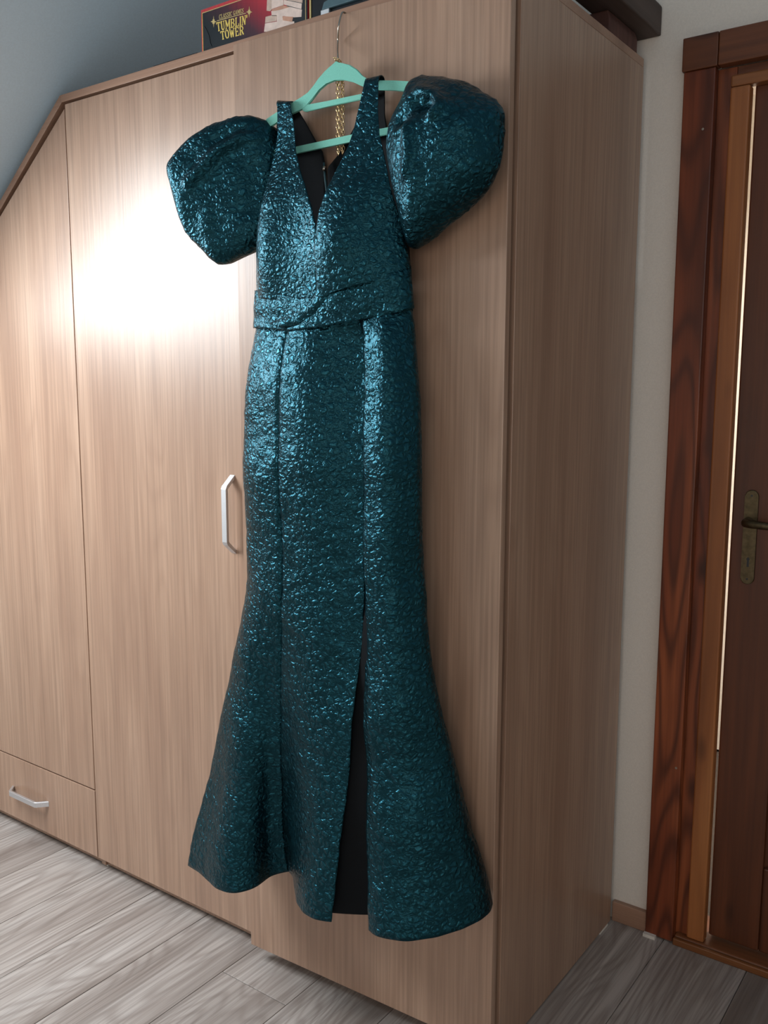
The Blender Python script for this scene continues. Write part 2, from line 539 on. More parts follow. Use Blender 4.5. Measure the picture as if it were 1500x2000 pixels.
# handle plate with lever
hp_x, hp_z0, hp_z1 = 0.2735, 0.908, 1.122
pts = []
for (cz, sgn) in ((hp_z1 - .014, 1), (hp_z0 + .014, -1)):
    for i in range(13):
        a = math.pi * i / 12
        pts.append((hp_x + .0145 * math.cos(a) * sgn, cz + .0145 * math.sin(a) * sgn))
pl = prism('handle_plate', pts, LY - .007, LY, MAT['bronze'], lf, .0015)
tag(pl, 'aged bronze long plate')
lv = tube('lever', [(hp_x - .004, LY - .007, 1.052), (hp_x - .004, LY - .03, 1.052), (hp_x - .001, LY - .044, 1.053), (hp_x + .012, LY - .05, 1.052),
               (hp_x + .05, LY - .05, 1.050), (hp_x + .09, LY - .048, 1.052), (hp_x + .115, LY - .044, 1.056)],
          [.0095, .009, .010, .0095, .008, .0075, .006], MAT['bronze'], lf, 14)
kh = prism('keyhole', [(hp_x - .0025, .948), (hp_x + .0025, .948), (hp_x + .002, .962), (hp_x + .004, .966), (hp_x, .971), (hp_x - .004, .966), (hp_x - .002, .962)],
           LY - .0075, LY - .0068, MAT['black_plastic'], lf)
for zz in (hp_z1 - .012, hp_z0 + .012):
    prism('screw', [(hp_x + .0025 * math.cos(i), zz + .0025 * math.sin(i)) for i in np.linspace(0, 5.8, 9)], LY - .0078, LY - .0068, MAT['black_plastic'], lf)
for (xx, zz) in ((0.137, 1.905), (0.147, 0.45)):
    prism('nail_head', [(xx + .0028 * math.cos(i), zz + .0028 * math.sin(i)) for i in np.linspace(0, 5.8, 10)], CY - .0012, CY + .001, MAT['steel'], dr)
prism('wedge_strip', [(0.0885, 0.0), (0.118, 0.0), (0.118, .008), (0.0885, .008)], CY - .012, CY - .0005, MAT['white'], dr)

# ------------------------------------------------------------------ wardrobe
H = 2.075
WD = 0.6068
wd = empty('wardrobe', (-.94, .3, 0), 'tall light brown oak laminate wardrobe with a sloped left top', 'wardrobe')
X12, X23, XE = -1.268, -0.655, -1.876
XK = -1.286
tn = 0.768
def top_z(x):
    return H if x >= XK else H + (x - XK) * tn
LAM, EDG = MAT['laminate'], MAT['laminate_edge']
CF = 0.021                                            # front of the carcass panels
box('side_panel', -0.018, 0.0, CF, WD, 0.004, H - .0185, LAM, wd, .0008)
prism('side_panel', [(XE, .004), (XE + .018, .004), (XE + .018, top_z(XE) - .006), (XE, top_z(XE) - .02)], CF, WD, LAM, wd, .0008)
box('partition', X12 - .009, X12 + .009, CF - .0025, WD - .02, 0.004, H - .03, LAM, wd, .0008)
box('partition', X23 - .009, X23 + .009, CF - .0025, WD - .02, 0.004, H - .0185, LAM, wd, .0008)
box('bottom_panel', XE + .019, -.019, CF + .02, WD - .02, .05, .066, LAM, wd)
box('back_panel', XE + .019, -.019, WD - .012, WD - .004, .06, top_z(XE) - .03, LAM, wd)
# top panel and its sloped run share a mitred joint
th = .018
k = th * math.tan(SLOPE / 2)
prism('top_panel', [(XK, H), (XK + k, H - th), (-.0005, H - th), (-.0005, H)], 0.0005, WD, EDG, wd, .0007)
xs = XE - .02
prism('sloped_panel', [(XK - .0003, H - .0003), (xs, top_z(xs)), (xs, top_z(xs) - th / math.cos(SLOPE)), (XK + k - .0003, H - th - .0003)], 0.0005, WD, EDG, wd, .0007)
# recessed plinth with white adjuster feet
box('plinth', XE + .019, X12 - .0095, CF + .004, CF + .020, 0.004, .058, LAM, wd, .0008)
box('plinth', X12 + .0095, X23 - .0095, CF + .004, CF + .020, 0.004, .058, LAM, wd, .0008)
box('plinth', X23 + .0095, -.0185, CF + .004, CF + .020, 0.004, .058, LAM, wd, .0008)
for fx in (-1.80, -1.40, -1.13, -.72, -.55, -.14):
    box('foot', fx - .013, fx + .013, CF + .018, CF + .044, 0.0, .0042, MAT['white'], wd, .0006)
for fx in (X12, X23):
    box('foot', fx - .008, fx + .012, CF + .002, CF + .05, 0.0, .0042, MAT['white'], wd, .0006)
for fy in (.06, .54):
    box('foot', -.016, .0012, fy, fy + .05, 0.0, .0042, MAT['white'], wd, .0006)

def handle(name, p0, p1, out, side, parent, length_leg=.027, depth=.030, wdt=.0155, tk=.0075):
    """flat bar handle between p0 and p1 standing off along out; side = width direction"""
    p0, p1, out, side = map(lambda v: np.array(v, float), (p0, p1, out, side))
    ax = (p1 - p0) / np.linalg.norm(p1 - p0)
    path = [(p0, 0.0), (p0 + ax * length_leg * .86, depth * .88), (p0 + ax * length_leg * 1.12, depth), (p1 - ax * length_leg * 1.12, depth), (p1 - ax * length_leg * .86, depth * .88), (p1, 0.0)]
    outer = [q + out * d for q, d in path]
    sh = tk
    inner = [p0 + ax * sh * 1.25, p0 + ax * (length_leg * .86 + sh * .7) + out * (depth * .88 - sh * .8), p0 + ax * (length_leg * 1.12 + sh * .2) + out * (depth - sh),
             p1 - ax * (length_leg * 1.12 + sh * .2) + out * (depth - sh), p1 - ax * (length_leg * .86 + sh * .7) + out * (depth * .88 - sh * .8), p1 - ax * sh * 1.25]
    bm = bmesh.new()
    rows = []
    for o_, i_ in zip(outer, inner):
        rows.append([bm.verts.new(v) for v in (o_ - side * wdt / 2, o_ + side * wdt / 2, i_ + side * wdt / 2, i_ - side * wdt / 2)])
    for a, b in zip(rows[:-1], rows[1:]):
        for q in range(4):
            bm.faces.new((a[q], a[(q + 1) % 4], b[(q + 1) % 4], b[q]))
    bm.faces.new(rows[0][::-1])
    bm.faces.new(rows[-1])
    bmesh.ops.bevel(bm, geom=list(bm.edges), offset=.0006, segments=1, affect='EDGES')
    h = bm_obj(name, bm, MAT['alu'], parent)
    return tag(h, 'brushed aluminium bar handle')

DT, ZB, ZT = 0.018, 0.033, H - th - .007
# sloped door and drawer on the left
gx = .0016
def sz(x):
    return top_z(x) - th / math.cos(SLOPE) - .009
d1 = prism('door', [(XE + gx, .2345), (X12 - gx, .2345), (X12 - gx, sz(X12 - gx) - .003), (XE + gx, sz(XE + gx))], 0.0, DT, LAM, wd, .0012)
d1['label'] = 'left wardrobe door cut to the roof slope'
dw = box('drawer', XE + gx, X12 - gx, 0.0, DT, ZB, .2305, LAM, wd, .0012)
handle('handle', (-1.680, 0, .128), (-1.492, 0, .128), (0, -1, 0), (0, 0, 1), dw)
d2 = box('door', X12 + gx, X23 + .012, 0.0, DT, ZB, ZT, LAM, wd, .0012)
d2['label'] = 'middle wardrobe door with aluminium handle'
handle('handle', (-.702, 0, 1.150), (-.702, 0, .967), (0, -1, 0), (1, 0, 0), d2)
# right door stands slightly open, hinged on the right
AJ, Y0, DW3 = 0.0394, -0.0143, 0.634
OO = np.array([0, Y0, 0.0])
DD = np.array([-math.cos(AJ), -math.sin(AJ), 0])
NN = np.array([math.sin(AJ), -math.cos(AJ), 0])
def P3(s, h, z):
    s, h, z = np.broadcast_arrays(np.asarray(s, float), np.asarray(h, float), np.asarray(z, float))
    return OO + s[..., None] * DD + h[..., None] * NN + z[..., None] * np.array([0, 0, 1.0])
def to_sh(P):
    v = np.asarray(P) - OO
    return v @ DD, v @ NN, v[..., 2]
def on_h(px, h):
    P = unproj(px, NN, OO @ NN + h)
    s, _, z = to_sh(P)
    return float(s), float(z)
D3Z0, D3Z1 = 0.0376, 2.0504
bm = bmesh.new()
add_box(bm, 0.0, DW3, -DT, 0.0, D3Z0, D3Z1, .0012)
for v in bm.verts:
    v.co = Vector(P3(v.co.x, v.co.y, v.co.z))
d3 = bm_obj('door', bm, LAM, wd)
d3['label'] = 'right wardrobe door standing slightly ajar'
hs = .572
h3 = handle('handle', P3(hs, 0, 1.150), P3(hs, 0, .967), NN, DD, d3, depth=.010, length_leg=.012, tk=.003)

# ------------------------------------------------------------------ gown
gown = empty('evening_gown', tuple(P3(.33, .06, .3)), 'long teal crinkled jacquard gown with puff sleeves hanging on the mint hanger', 'dress')
FAB = MAT['fabric']
OUT_L = [(470, 508), (520, 506), (560, 505), (640, 500), (720, 490), (820, 481), (900, 479), (1000, 481), (1060, 484), (1130, 482), (1220, 470), (1330, 450), (1440, 425), (1560, 395), (1650, 375), (1690, 368)]
OUT_R = [(490, 796), (560, 803), (620, 806), (700, 813), (780, 820), (900, 824), (1000, 824), (1100, 826), (1200, 831), (1300, 845), (1400, 865), (1500, 890), (1620, 921), (1720, 951), (1765, 962)]
def out_l(y): return np.interp(y, [a for a, b in OUT_L], [b for a, b in OUT_L])
def out_r(y): return np.interp(y, [a for a, b in OUT_R], [b for a, b in OUT_R])
BZ = [(0.90, .058), (1.05, .056), (1.20, .060), (1.35, .054), (1.48, .046), (1.60, .054), (1.70, .050), (1.80, .032), (1.90, .016)]
CH = [(0.90, .072), (1.05, .070), (1.20, .074), (1.35, .068), (1.48, .060), (1.60, .066), (1.70, .062), (1.80, .052), (1.90, .047)]
def b_of(z): return np.interp(z, [a for a, b in BZ], [b for a, b in BZ])
def c_of(z): return np.interp(z, [a for a, b in CH], [b for a, b in CH])
PH = np.linspace(0, 2 * math.pi, 97)
zs_fit = np.linspace(0.92, 1.66, 38)
SLR = []
sl_, sr_ = .57, .14
for z in zs_fit:
    for it in range(25):
        c, a = (sl_ + sr_) / 2, (sl_ - sr_) / 2
        q = proj(P3(c + a * np.cos(PH), c_of(z) + b_of(z) * np.sin(PH), z + 0 * PH))
        i, j = int(np.argmin(q[:, 0])), int(np.argmax(q[:, 0]))
        sl_ += .8 * (q[i, 0] - out_l(q[i, 1])) / 780.
        sr_ += .8 * (q[j, 0] - out_r(q[j, 1])) / 900.
    SLR.append((sl_, sr_))
SLR = np.array(SLR)
def ca(z):
    l = np.interp(z, zs_fit, SLR[:, 0])
    r = np.interp(z, zs_fit, SLR[:, 1])
    return (l + r) / 2, (l - r) / 2

def surf_pt(phi, z, off=0.0):
    """point (s,h) on the body surface"""
    c, a = ca(z)
    sq = np.sign(np.sin(phi)) * np.abs(np.sin(phi)) ** 0.85
    return c + (a + off) * np.cos(phi), c_of(z) + (b_of(z) + off) * sq

def px_phi(px, back=False):
    h = .09
    for it in range(40):
        s, z = on_h(px, h)
        c, a = ca(z)
        phi = math.acos(max(-1, min(1, (s - c) / a)))
        sq = math.sin(phi) ** 0.85
        hn = c_of(z) + (-1 if back else 1) * b_of(z) * sq
        h += .6 * (hn - h)
    return (phi, z)

def resample(pts, n):
    pts = np.array(pts, float)
    sc = np.array([.2, 1.0])[:pts.shape[1]] if pts.shape[1] == 2 else 1
    d = np.r_[0, np.cumsum(np.linalg.norm(np.diff(pts * sc, axis=0), axis=1))]
    t = np.linspace(0, d[-1], n)
    return np.stack([np.interp(t, d, pts[:, i]) for i in range(pts.shape[1])], -1)

def grid_mesh(name, G, mat, parent, thick=.0016, off=-1.0, flip=False):
    """G: rows x cols x 3"""
    r, c = G.shape[:2]
    vs = G.reshape(-1, 3)
    fs = []
    for i in range(r - 1):
        for j in range(c - 1):
            f = (i * c + j, i * c + j + 1, (i + 1) * c + j + 1, (i + 1) * c + j)
            fs.append(f[::-1] if flip else f)
    ob = mesh_obj(name, vs, fs, mat, parent, smooth=True)
    if thick:
        m = ob.modifiers.new('cloth', 'SOLIDIFY')
        m.thickness = thick
        m.offset = off
    return ob

def wrinkle(p, amp, sc):
    return amp * np.array([mnoise.noise(Vector((q[0] * sc, q[1] * sc, q[2] * sc))) for q in p.reshape(-1, 3)]).reshape(p.shape[:-1])

def phi_patch(name, left, right, nr, nc, mat=None, off=0.0, back=False, bulge=0.0, thick=.0016, dh=None, parent=None, wr=.0025):
    A, B = resample(left, nr), resample(right, nr)
    t = np.linspace(0, 1, nc)[None, :, None]
    Q = A[:, None, :] * (1 - t) + B[:, None, :] * t
    phi, z = Q[..., 0], Q[..., 1]
    s, h = surf_pt(-phi if back else phi, z, off)
    h = h + bulge * np.sqrt(np.clip(1 - (2 * t[..., 0] - 1) ** 2, 0, 1))
    if dh is not None:
        h = h + dh(phi, z)
    G = P3(s, h, z)
    if wr:
        G = G + wrinkle(G, .010 if wr > .002 else wr, 7)[..., None] * NN + wrinkle(G, wr * .6, 22)[..., None] * NN
    return grid_mesh(name, G, mat or FAB, parent or gown, thick, flip=back)

PX = px_phi
# skirt landmarks
PHI1 = px_phi((545, 1000))[0]
PHI2 = px_phi((696, 1000))[0]
ZK = 1.02
waist_px = [(512, 641), (545, 645), (570, 646), (620, 641), (660, 633), (700, 625), (740, 618), (790, 608)]
wp = [px_phi(p) for p in waist_px]
wp = [(0.0, wp[0][1] + .004)] + wp + [(math.pi, wp[-1][1] + .006)]
def waist_z(phi):
    return np.interp(phi, [a for a, b in wp], [b for a, b in wp])

def skirt_relief(phi, z):
    """seam grooves and the pleat that leads down to the slit"""
    g = -.0035 * np.exp(-((phi - PHI1) / .03) ** 2)
    d = phi - PHI2
    fall = np.where(d < 0, np.exp(-(d / .42) ** 2), np.exp(-(d / .07) ** 2))
    f = np.clip((1.50 - z) / .06, 0, 1)
    g = g - .026 * fall * f
    g = g + .018 * np.exp(-((phi - PHI2 - .44) / .27) ** 2) * f
    g = g + .006 * np.exp(-((phi - PHI1 - .35) / .3) ** 2) * f
    return g

HEM_A = [(368, 1690), (385, 1702), (400, 1713), (420, 1734), (440, 1743), (460, 1745), (485, 1739), (502, 1731), (525, 1712), (545, 1706), (562, 1703)]
HEM_B = [(562, 1703), (572, 1712), (577, 1735), (583, 1760), (597, 1781), (620, 1792), (638, 1796), (652, 1797)]
HEM_C = [(726, 1812), (740, 1822), (760, 1829), (800, 1835), (850, 1830), (900, 1815), (938, 1797), (957, 1781), (962, 1765)]
def zhem(x): return .285 + (x - 368) / 594. * .085
def hem_pts(px, dz=0.0):
    out = []
    for p in px:
        z = zhem(p[0]) + dz
        s, h, zz = to_sh(unproj(p, (0, 0, 1), z))
        out.append((float(s), max(.012, float(h)), z))
    return np.array(out)

NV = 110
vv = np.linspace(0, 1, NV)
wv = 0.15 * vv + 0.85 * vv ** 1.55
wv[0] = 0
def skirt_low(pxhem, pa, pb, nc, inset=0.0, relief=True, dz=0.0):
    hp = resample(hem_pts(pxhem, dz), nc)
    # smooth the traced hem a little
    for it in range(max(1, nc // 14)):
        hp[1:-1] = .25 * hp[:-2] + .5 * hp[1:-1] + .25 * hp[2:]
    phi = np.linspace(pa, pb, nc)
    rows = np.zeros((NV, nc, 3))
    for i, v in enumerate(vv):
        z = (1 - v) * ZK + v * hp[:, 2]
        s0, h0 = surf_pt(phi, np.maximum(z, .93), -inset)
        if relief:
            h0 = h0 + skirt_relief(phi, z) * (1 - wv[i])
        w = wv[i]
        rows[i, :, 0] = (1 - w) * s0 + w * hp[:, 0]
        rows[i, :, 1] = (1 - w) * h0 + w * hp[:, 1]
        rows[i, :, 2] = z
    return rows
LA = skirt_low(HEM_A, 0.0, PHI1, 56)
LB = skirt_low(HEM_B, PHI1, PHI2, 56)
LC = skirt_low(HEM_C, PHI2, math.pi, 64)
nb = 48
u = np.linspace(0, 1, nb)
LE = np.zeros((NV, nb, 3))
for i in range(NV):
    L_, R_ = LA[i, 0], LC[i, -1]
    z = L_[2] * (1 - u) + R_[2] * u
    w = wv[i]
    s0, h0 = surf_pt(2 * math.pi - math.pi * u, np.maximum(z, .93))
    LE[i, :, 2] = z + w * .02 * np.sin(math.pi * u)
    ls = L_[0] * (1 - u) + R_[0] * u
    lh = .014 + (L_[1] - .014) * np.clip(1 - u / .16, 0, 1) ** 2 + (R_[1] - .014) * np.clip(1 - (1 - u) / .16, 0, 1) ** 2
    LE[i, :, 0] = (1 - w) * s0 + w * ls
    LE[i, :, 1] = (1 - w) * h0 + w * lh
# line the outline up with its side edges
for i in range(NV):
    fade = 1.0 - np.clip((vv[i] - .90) / .10, 0, 1)
    for it in range(6):
        allp = np.concatenate([X[i] for X in (LA, LB, LC, LE)])
        q = proj(P3(allp[:, 0], allp[:, 1], allp[:, 2]))
        a_, b_ = int(np.argmin(q[:, 0])), int(np.argmax(q[:, 0]))
        dl = .7 * fade * (q[a_, 0] - out_l(q[a_, 1])) / 780.
        drr = .7 * fade * (q[b_, 0] - out_r(q[b_, 1])) / 900.
        sL, sR = allp[a_, 0], allp[b_, 0]
        for X in (LA, LB, LC, LE):
            tt = np.clip((X[i, :, 0] - sL) / (sR - sL), -.2, 1.2)
            X[i, :, 0] += dl * (1 - tt) + drr * tt

def skirt_up(pa, pb, nc, nr=84):
    phi = np.linspace(pa, pb, nc)
    rows = np.zeros((nr, nc, 3))
    for i, v in enumerate(np.linspace(0, 1, nr)):
        zt = waist_z(np.minimum(phi, 2 * math.pi - phi))
        z = (zt + .008) * (1 - v) + ZK * v
        s, h = surf_pt(phi, z, -.003 * max(0.0, 1 - v * 14))
        if pb <= math.pi + .01:
            h = h + skirt_relief(phi, z)
        rows[i, :, 0], rows[i, :, 1], rows[i, :, 2] = s, h, z
    return rows
def panel(name, up, low, label=None, flip=False):
    # the lower rows were shifted sideways: carry the shift smoothly up
    sh = low[0, :, 0] - up[-1, :, 0]
    f = np.linspace(0, 1, up.shape[0])[:, None] ** 3
    up[:, :, 0] += sh[None, :] * f
    R_ = np.concatenate([up[:-1], low])
    G = P3(R_[..., 0], R_[..., 1], R_[..., 2])
    G = G + wrinkle(G, .010, 7)[..., None] * NN + wrinkle(G * np.array([1, 1, 2.2]), .0022, 24)[..., None] * NN
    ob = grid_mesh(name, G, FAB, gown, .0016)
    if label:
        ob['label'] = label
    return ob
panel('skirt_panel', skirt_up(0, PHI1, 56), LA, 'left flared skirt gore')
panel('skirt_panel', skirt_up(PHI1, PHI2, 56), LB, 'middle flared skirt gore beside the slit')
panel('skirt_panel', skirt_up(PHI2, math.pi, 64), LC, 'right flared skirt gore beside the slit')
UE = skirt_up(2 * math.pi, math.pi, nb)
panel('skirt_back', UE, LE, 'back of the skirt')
nd = 26
LD = np.zeros((NV, nd, 3))
td = np.linspace(0, 1, nd)
for i in range(NV):
    a_, b_ = LB[i, -7].copy(), LC[i, 16].copy()
    a_[1] -= .010 + .004 * wv[i]
    b_[1] -= .014 + .075 * wv[i]
    LD[i] = a_[None] * (1 - td[:, None]) + b_[None] * td[:, None]
    LD[i, :, 1] += .010 * wv[i] * np.sin(math.pi * td)
    LD[i, :, 2] += .006 * wv[i]
GL = P3(LD[..., 0], LD[..., 1], LD[..., 2])
lin = grid_mesh('slit_lining', GL[4:], MAT['lining'], gown, .001)
lin['label'] = 'black lining showing in the slit'

# bodice
def pl_(lst, back=False):
    return [px_phi(p, back) if not isinstance(p[0], str) else ((0.0 if p[0] == 'L' else math.pi), p[1]) for p in lst]
seam_px = [(508, 567), (545, 573), (590, 582), (624, 581), (645, 565), (700, 546), (760, 531), (797, 523)]
sp_ = pl_(seam_px)
sp_ = [(0.0, sp_[0][1] + .003)] + sp_ + [(math.pi, sp_[-1][1] + .004)]
mid_lo = [(a, b) for a, b in wp]
# waistband: rows run across
A = np.array(sp_); B = np.array(wp)
nphi, nrow = 110, 16
ph = np.linspace(0, math.pi, nphi)
zt_, zb_ = np.interp(ph, A[:, 0], A[:, 1]), np.interp(ph, B[:, 0], B[:, 1])
v = np.linspace(0, 1, nrow)[:, None]
z = zt_ * (1 - v) + zb_ * v
s, h = surf_pt(ph[None, :] + 0 * z, z, .004)
h = h + .002 * np.sin(math.pi * v)
G = P3(s, h, z)
G = G + wrinkle(G, .010, 7)[..., None] * NN + wrinkle(G * np.array([1, 1, 2.2]), .0022, 24)[..., None] * NN
wb = grid_mesh('waistband', G, FAB, gown)
ph2 = np.linspace(2 * math.pi, math.pi, 50)
z = np.interp(math.pi * 2 - ph2, A[:, 0], A[:, 1]) * (1 - v) + np.interp(math.pi * 2 - ph2, B[:, 0], B[:, 1]) * v
s, h = surf_pt(ph2[None, :] + 0 * z, z)
grid_mesh('waistband_back', P3(s, h, z), FAB, gown)

def relief_bust(phi, z):
    return .020 * np.exp(-((z - 1.61) / .09) ** 2) * (np.exp(-((phi - .80) / .34) ** 2) + np.exp(-((phi - 1.95) / .38) ** 2))
bl_left = [(541, 206), (540, 262), (534, 300), (526, 350), (517, 400), (511, 470), (508, 520)]
bl_right = [(566, 201), (572, 240), (574, 290), (582, 325), (597, 368), (613, 408), (625, 445), (627, 500), (625, 590)]
LL = pl_(bl_left) + [(0.0, sp_[0][1] - .010)]
phi_patch('bodice_panel', LL, pl_(bl_right), 90, 44, dh=relief_bust)['label'] = 'left bodice panel with shoulder strap'
br_left = [(713, 160), (709, 185), (704, 210), (696, 245), (680, 290), (661, 330), (645, 370), (633, 408), (627, 450), (625, 500), (624, 581)]
br_right = [(740, 156), (740, 220), (742, 262), (754, 320), (768, 380), (785, 440)]
RRp = pl_(br_right) + [(math.pi, 1.60), (math.pi, sp_[-1][1])]
# bottom of the right panel follows the seam
nr, nc = 90, 60
Aq, Bq = resample(pl_(br_left), nr), resample(RRp, nr)
t = np.linspace(0, 1, nc)[None, :, None]
Q = Aq[:, None, :] * (1 - t) + Bq[:, None, :] * t
phi, z = Q[..., 0], Q[..., 1]
zs = np.interp(phi, A[:, 0], A[:, 1]) - .010
vrow = np.linspace(0, 1, nr)[:, None]
z = z * (1 - vrow ** 6) + zs * vrow ** 6
s, h = surf_pt(phi, z, .003)
h = h + relief_bust(phi, z)
G = P3(s, h, z)
G = G + wrinkle(G, .010, 7)[..., None] * NN + wrinkle(G, .002, 22)[..., None] * NN
grid_mesh('bodice_panel', G, FAB, gown)['label'] = 'right bodice panel with shoulder strap'
# draped fold that sweeps from the neckline across the waistband
phi_patch('draped_fold', pl_([(626, 556), (620, 576), (610, 592), (592, 605), (565, 618), (530, 632)]),
          pl_([(662, 552), (656, 572), (640, 598), (618, 618), (594, 634), (560, 641)]), 60, 18, off=.003, bulge=.010, wr=.001)
# back of the bodice, lined black inside
phi_patch('bodice_back', pl_([(541, 206), (540, 262), (534, 300), (526, 350), (517, 400)], True) + [(0.0, 1.60), (0.0, sp_[0][1])],
          pl_([(583, 216), (597, 240), (616, 274), (629, 296), (636, 326), (636, 420), (636, 560)], True), 60, 30, MAT['lining'], back=True, wr=.001)
phi_patch('bodice_back', pl_([(722, 170), (712, 205), (698, 237), (680, 270), (660, 303), (640, 327), (638, 420), (638, 560)], True),
          pl_([(751, 156), (751, 225), (757, 262), (768, 320), (782, 380)], True) + [(math.pi, 1.62), (math.pi, sp_[-1][1])], 60, 30, MAT['lining'], back=True, wr=.001)
# zip at the back neckline
zp = [on_h(p, .026) for p in ((634, 318), (636, 345), (640, 380), (641, 420))]
zo = tube('zip', [P3(s_, .028, z_) for s_, z_ in zp], .0022, MAT['zip'], gown, 8)
zs_ = [on_h(p, .03) for p in ((634, 326), (635, 334))]
tube('zip_pull', [P3(s_, .032, z_) for s_, z_ in zs_], .0038, MAT['steel'], gown, 8)
# straps fold over the hanger
def strap_fold(p_in, p_out, q_in, q_out):
    rows = []
    a0, a1 = [np.array(on_h(p, .062)) for p in (p_in, p_out)]
    b0, b1 = [np.array(on_h(p, .030)) for p in (q_in, q_out)]
    for i in range(13):
        th_ = math.pi * i / 12
        f = i / 12
        e0 = a0 * (1 - f) + b0 * f
        e1 = a1 * (1 - f) + b1 * f
        hh = .046 + .016 * math.cos(th_)
        row = []
        for t_ in np.linspace(0, 1, 9):
            e = e0 * (1 - t_) + e1 * t_
            row.append(P3(e[0], hh, e[1] + .010 * math.sin(th_)))
        rows.append(row)
    return grid_mesh('shoulder_strap', np.array(rows), FAB, gown, .0016)
strap_fold((541, 208), (566, 203), (548, 205), (583, 216))
strap_fold((713, 162), (740, 158), (722, 168), (751, 158))

# puff sleeves: closed inflated shells
def sleeve(name, outline, center, h0, hf, hb, folds, label, tilt=0.0, prof_p=.62, prof_e=2.4):
    n = 128
    s_c = on_h(center, h0)[0]
    def plane_h(s_): return h0 + tilt * (s_ - s_c)
    def on_tilt(p, up=0.0):
        h_ = h0
        for it in range(12):
            a_ = on_h(p, h_ + up)
            h_ += .7 * (plane_h(a_[0]) - h_)
        return a_
    o2 = np.array([on_tilt(p) for p in outline])
    o2 = np.r_[o2, o2[:1]]
    d = np.r_[0, np.cumsum(np.linalg.norm(np.diff(o2, axis=0), axis=1))]
    tt = np.linspace(0, d[-1], n, endpoint=False)
    o2 = np.stack([np.interp(tt, d, o2[:, i]) for i in (0, 1)], -1)
    for it in range(2):
        o2 = .25 * np.roll(o2, 1, 0) + .5 * o2 + .25 * np.roll(o2, -1, 0)
    c2 = np.array(on_tilt(center))
    fl_ = [([np.array(on_tilt(p, hf * .8)) for p in pts], amp, wd_) for pts, amp, wd_ in folds]
    def fold_h(p):
        t = 0.0
        for pts, amp, wd_ in fl_:
            best = 9
            for a_, b_ in zip(pts[:-1], pts[1:]):
                ab = b_ - a_
                k_ = np.clip(((p - a_) @ ab) / (ab @ ab), 0, 1)
                best = min(best, np.linalg.norm(p - a_ - k_ * ab))
            t += amp * math.exp(-(best / wd_) ** 2)
        return t
    NRG = 44
    vs, fs = [], []
    rr = [math.sin(math.pi / 2 * (i / NRG)) for i in range(NRG + 1)]       # 0 centre .. 1 rim
    idx = {}
    for side in (1, -1):
        for i in range(NRG + 1):
            if side == -1 and i == NRG:
                for k_ in range(n):
                    idx[(side, i, k_)] = idx[(1, NRG, k_)]
                continue
            for k_ in range(n):
                if i == 0 and k_ > 0:
                    idx[(side, i, k_)] = idx[(side, 0, 0)]
                    continue
                p = c2 + rr[i] * (o2[k_] - c2)
                prof_ = (1 - rr[i] ** prof_e) ** prof_p if rr[i] < 1 else 0.0
                hh = plane_h(p[0]) + side * (hf if side > 0 else hb) * prof_
                if side > 0:
                    hh += fold_h(p) * min(1, 3 * (1 - rr[i]))
                q = Vector((p[0] * 26, p[1] * 26, hh * 26 + side))
                hh += .004 * mnoise.noise(q) * (1 if side > 0 else .5)
                pp = p.copy()
                if i > NRG - 6:
                    pp = p + (o2[k_] - c2) / np.linalg.norm(o2[k_] - c2) * .0030 * mnoise.noise(Vector((p[0] * 90, p[1] * 90, 3.3)))
                idx[(side, i, k_)] = len(vs)
                vs.append(P3(pp[0], max(.006, hh), pp[1]))
    for side in (1, -1):
        for i in range(NRG):
            for k_ in range(n):
                k2 = (k_ + 1) % n
                f = [idx[(side, i, k_)], idx[(side, i + 1, k_)], idx[(side, i + 1, k2)], idx[(side, i, k2)]]
                f = list(dict.fromkeys(f))
                if len(f) >= 3:
                    fs.append(tuple(f) if side > 0 else tuple(f[::-1]))
    ob = mesh_obj(name, vs, fs, FAB, gown, smooth=True)
    bm = bmesh.new()
    bm.from_mesh(ob.data)
    bmesh.ops.recalc_face_normals(bm, faces=bm.faces)
    bm.to_mesh(ob.data)
    bm.free()
    ob['label'] = label
    return ob
SL_L = [(522, 236), (505, 227), (478, 226), (450, 232), (410, 247), (370, 273), (343, 303), (330, 320), (331, 335), (338, 365), (346, 400), (358, 435), (372, 462), (397, 488), (424, 517), (436, 519), (462, 506),
        (494, 492), (520, 470), (534, 420), (541, 360), (545, 300), (540, 255)]
sleeve('sleeve', SL_L, (440, 360), .078, .030, .050,
       [([(522, 262), (480, 268), (440, 290), (400, 330), (375, 358)], .013, .012), ([(525, 290), (500, 330), (490, 400)], -.008, .02), ([(520, 245), (460, 252), (420, 275)], -.006, .012)],
       'left puff sleeve', .36, .5, 6.0)
SL_R = [(806, 156), (828, 148), (860, 148), (905, 158), (945, 178), (975, 199), (986, 214), (985, 260), (978, 318), (962, 358), (940, 388), (905, 418), (870, 446), (840, 472), (815, 487), (802, 486), (795, 466), (786, 420), (775, 372), (764, 320), (762, 285), (768, 245), (780, 215), (795, 185)]
sleeve('sleeve', SL_R, (870, 310), .060, .075, .045,
       [([(812, 165), (845, 180), (866, 205), (852, 222)], .014, .012), ([(775, 262), (800, 250), (806, 300), (800, 340)], .012, .010), ([(785, 235), (812, 205), (838, 200)], -.012, .014), ([(800, 480), (880, 425), (945, 365)], .006, .03)],
       'right puff sleeve')

